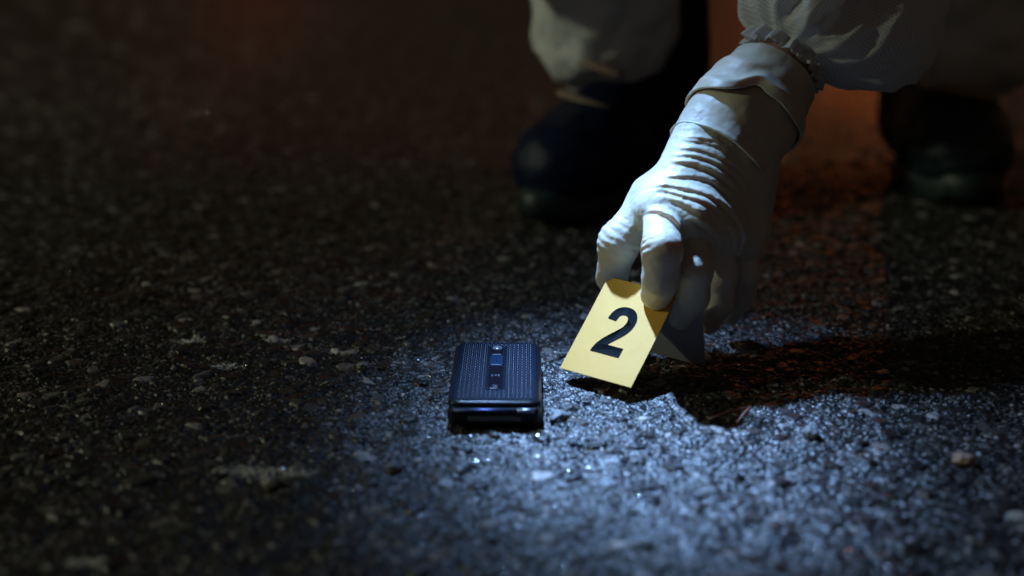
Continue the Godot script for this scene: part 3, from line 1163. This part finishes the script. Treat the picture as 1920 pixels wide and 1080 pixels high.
func build_torch(at: Vector3, ax: Vector3) -> void:  # out of view above, placed to light the hand and asphalt
	var t := thing("torch", "small black hand torch out of view over the phone, its beam on the asphalt", "torch", at)
	var metal := mat(0.02, 0.02, 0.022, 0.35, 0.6)
	put("barrel", tube(PackedVector3Array([-ax * 0.15, -ax * 0.045]), PackedFloat32Array([0.0125]), 20), metal, t)
	put("head", tube(PackedVector3Array([-ax * 0.045, -ax * 0.03, -ax * 0.003]), PackedFloat32Array([0.0135, 0.0165, 0.0175]), 24, false), metal, t)
	var glow := mat(0.8, 0.85, 0.9, 0.3)
	glow.emission_enabled = true
	glow.emission = Color(0.74, 0.84, 1.0)
	glow.emission_energy_multiplier = 2.0
	put("lens", tube(PackedVector3Array([-ax * 0.006, -ax * 0.005]), PackedFloat32Array([0.0165]), 24), glow, t)

func build_lamp(foot: Vector3, height: float, lean: Vector3, tint: Color, label: String) -> void:  # unseen lamps, placed for what they light on ground and figure
	var t := thing("unseen_lamp", label, "street lamp", foot)
	var metal := mat(0.08, 0.08, 0.08, 0.5, 0.5)
	put("pole", tube(PackedVector3Array([Vector3.ZERO, Vector3(0, height, 0), Vector3(0, height + 0.15, 0) + lean * 0.5, Vector3(0, height + 0.2, 0) + lean]), PackedFloat32Array([0.06, 0.045, 0.04, 0.04]), 12), metal, t)
	var head := put("lamp_head", slab(0.24, 0.5, 0.0, 0.1, 0.08, 0.04), metal, t)
	head.position = Vector3(0, height + 0.14, 0) + lean * 1.2
	var glow := mat(0.9, 0.6, 0.3, 0.4)
	glow.emission_enabled = true
	glow.emission = tint
	glow.emission_energy_multiplier = 4.0
	var g := put("lamp_glass", slab(0.16, 0.36, 0.0, 0.02, 0.05, 0.008), glow, t)
	g.position = head.position + Vector3(0, -0.024, 0)

# ---------------------------------------------------------------- small things on the ground

func build_pebble(at: Vector3, r: float, shade: Color, sd: int, label: String) -> void:
	var nz := noise(FastNoiseLite.TYPE_SIMPLEX_SMOOTH, 0.9, sd, 3)
	var pts := PackedVector3Array()
	var n := 28
	var rows := 16
	for j in rows:
		var b := PI * (float(j) / (rows - 1) - 0.5)
		for i in n:
			var a := TAU * i / n
			var d := Vector3(cos(a) * cos(b), sin(b), sin(a) * cos(b))
			var k := 1.0 + 0.35 * nz.get_noise_3d(d.x, d.y, d.z) + 0.12 * nz.get_noise_3d(d.x * 3, d.y * 3, d.z * 3)
			pts.append(d * k * Vector3(r, r * 0.55, r * 0.8))
	var m := mat(shade.r, shade.g, shade.b, 0.6)
	m.normal_enabled = true
	m.normal_texture = pebble_bumps
	m.normal_scale = 0.6
	m.uv1_triplanar = true
	m.uv1_scale = Vector3.ONE * 40.0
	var o := put("pebble", grid_mesh(pts, n, rows, PackedVector2Array(), true), m)
	o.position = at + Vector3(0, r * 0.25, 0)
	o.rotation.y = sd
	tag(o, label, "pebble")

var pebble_bumps: NoiseTexture2D

func build_litter() -> void:
	pebble_bumps = bumps(0.03, 61, 5.0, 256)
	build_pebble(Vector3(0.0261, 0.0000, -0.6597), 0.0062, Color(0.20, 0.19, 0.18), 1, "pale rounded pebble just right of the phone's front corner")
	build_pebble(Vector3(-0.1223, 0.0000, -0.5796), 0.0046, Color(0.32, 0.30, 0.27), 2, "light pebble below the worn white patch at lower left")
	build_pebble(Vector3(0.2368, -0.0000, -0.6061), 0.0062, Color(0.40, 0.27, 0.20), 3, "pinkish stone at the right edge of the lit asphalt")
	build_pebble(Vector3(-0.0607, 0.0000, -0.5974), 0.0050, Color(0.16, 0.16, 0.17), 4, "grey stone left of the phone on the lit asphalt")
	build_pebble(Vector3(0.1637, 0.0000, -0.6394), 0.0055, Color(0.18, 0.18, 0.18), 5, "flat grey stone in front of the hand's shadow")
	build_pebble(Vector3(-0.0925, 0.0000, -0.7360), 0.0042, Color(0.26, 0.25, 0.24), 6, "small pale stone in the dark left of the phone")
	var brown := mat(0.20, 0.075, 0.04, 0.55)
	var t := thing("pine_needles", "pair of dry reddish pine needles lying in the hand's shadow", "pine needles")
	var a := Vector3(0.1094, 0.0030, -0.6531)
	var b := Vector3(0.1340, 0.0050, -0.6647)
	var c := Vector3(0.1248, 0.0030, -0.6489)
	put("needle", tube(PackedVector3Array([a, a.lerp(b, 0.5) + Vector3(0, 0.002, 0.001), b]), PackedFloat32Array([0.0005, 0.0007, 0.0006]), 6), brown, t)
	put("needle", tube(PackedVector3Array([b + Vector3(0.0008, 0, 0), b.lerp(c, 0.5) + Vector3(0.001, 0.0015, 0), c]), PackedFloat32Array([0.0006, 0.0007, 0.0005]), 6), brown, t)
	var green := mat(0.06, 0.09, 0.03, 0.6)
	var p := Vector3(0.1776, 0.0030, -0.5517)
	var q := Vector3(0.1927, 0.0040, -0.5552)
	tag(put("grass_blade", tube(PackedVector3Array([p, p.lerp(q, 0.5) + Vector3(0, 0.003, 0), q]), PackedFloat32Array([0.0004, 0.001, 0.0004]), 5), green), "thin faded green blade lying at lower right of the lit asphalt", "grass blade")

# ----------------------------------------------------------------

func _ready() -> void:
	var cam := Camera3D.new()
	cam.name = "camera"
	var lens := CameraAttributesPhysical.new()
	lens.frustum_focal_length = 53.33
	lens.frustum_focus_distance = 0.785
	lens.exposure_aperture = 3.3
	lens.frustum_near = 0.05
	lens.frustum_far = 200.0
	cam.attributes = lens
	cam.fov = 25.36
	cam.near = 0.05
	cam.far = 200.0
	add_child(cam)
	cam.position = Vector3(0, 0.30, 0)
	cam.rotation_degrees = Vector3(-18.6, 0, 0)
	cam.current = true

	var env := Environment.new()
	env.background_mode = Environment.BG_SKY
	var night := ProceduralSkyMaterial.new()
	night.sky_top_color = Color(0.015, 0.014, 0.012).linear_to_srgb()
	night.sky_horizon_color = Color(0.050, 0.025, 0.013).linear_to_srgb()
	night.sky_curve = 0.2
	night.ground_bottom_color = Color(0.01, 0.01, 0.01).linear_to_srgb()
	night.ground_horizon_color = Color(0.02, 0.018, 0.015).linear_to_srgb()
	env.sky = Sky.new()
	env.sky.sky_material = night
	env.background_energy_multiplier = 1.0
	env.tonemap_mode = Environment.TONE_MAPPER_LINEAR
	env.tonemap_exposure = 1.0
	env.sdfgi_enabled = true
	env.ssao_enabled = true
	env.ssil_enabled = true
	var world := WorldEnvironment.new()
	world.name = "world"
	world.environment = env
	add_child(world)

	# the torch, out of view: core, wider beam and weak spill, aimed slightly apart
	var at := Vector3(-0.035, 0.44, -0.895)
	for q in [[0.78, 15.0, 1.0, Vector3(0.076, 0.0, -0.652)], [0.25, 24.0, 1.0, Vector3(0.088, 0.0, -0.668)], [0.012, 60.0, 1.0, Vector3(0.1, 0.0, -0.65)]]:
		var s := SpotLight3D.new()
		s.name = numbered("torch_beam")
		s.light_color = Color(0.585, 0.76, 1.0)
		s.light_energy = q[0]
		s.spot_angle = q[1]
		s.spot_angle_attenuation = q[2]
		s.spot_range = 12.0
		s.spot_attenuation = 2.0
		s.light_size = 0.006
		s.shadow_enabled = true
		add_child(s)
		s.look_at_from_position(at, q[3])
	# out of view: orange lamps behind warm the asphalt, left lamp lights sleeve, knee
	for q in [[Vector3(3.75, 2.85, -15.2), 1.7, Color(1.0, 0.50, 0.20)], [Vector3(-4.2, 1.80, -0.6), 3.5, Color(0.96, 1.0, 0.86)], [Vector3(-3.2, 2.85, -16.2), 0.14, Color(1.0, 0.42, 0.18)]]:
		var l := OmniLight3D.new()
		l.name = numbered("unseen_lamp_light")
		l.light_color = q[2]
		l.light_energy = q[1]
		l.omni_range = 60.0
		l.omni_attenuation = 2.0
		l.light_size = 0.08
		l.shadow_enabled = true
		add_child(l)
		l.position = q[0]

	wobble.noise_type = FastNoiseLite.TYPE_SIMPLEX_SMOOTH
	wobble.frequency = 0.045
	wobble.seed = 12
	fine.noise_type = FastNoiseLite.TYPE_SIMPLEX_SMOOTH
	fine.frequency = 0.028
	fine.seed = 17

	var t0 := Time.get_ticks_msec()
	build_ground()
	print("ground ", Time.get_ticks_msec() - t0)
	build_lamp(Vector3(3.75, 0, -15.5), 2.9, Vector3(0, 0, 0.25), Color(1.0, 0.50, 0.20), "unseen orange lamp far behind, to the right of the crouching person, placed to warm the asphalt")
	build_lamp(Vector3(-3.2, 0, -16.5), 2.9, Vector3(0, 0, 0.25), Color(1.0, 0.42, 0.18), "unseen dim reddish lamp far behind, to the left of the crouching person, placed to glint on the asphalt")
	build_lamp(Vector3(-4.5, 0, -0.6), 1.85, Vector3(0.25, 0, 0), Color(0.93, 1.0, 0.90), "unseen low greenish white lamp off to the left, placed to light the sleeve and knee")
	build_person()
	print("person ", Time.get_ticks_msec() - t0)
	build_phone()
	build_marker()
	build_litter()
	print("all ", Time.get_ticks_msec() - t0)
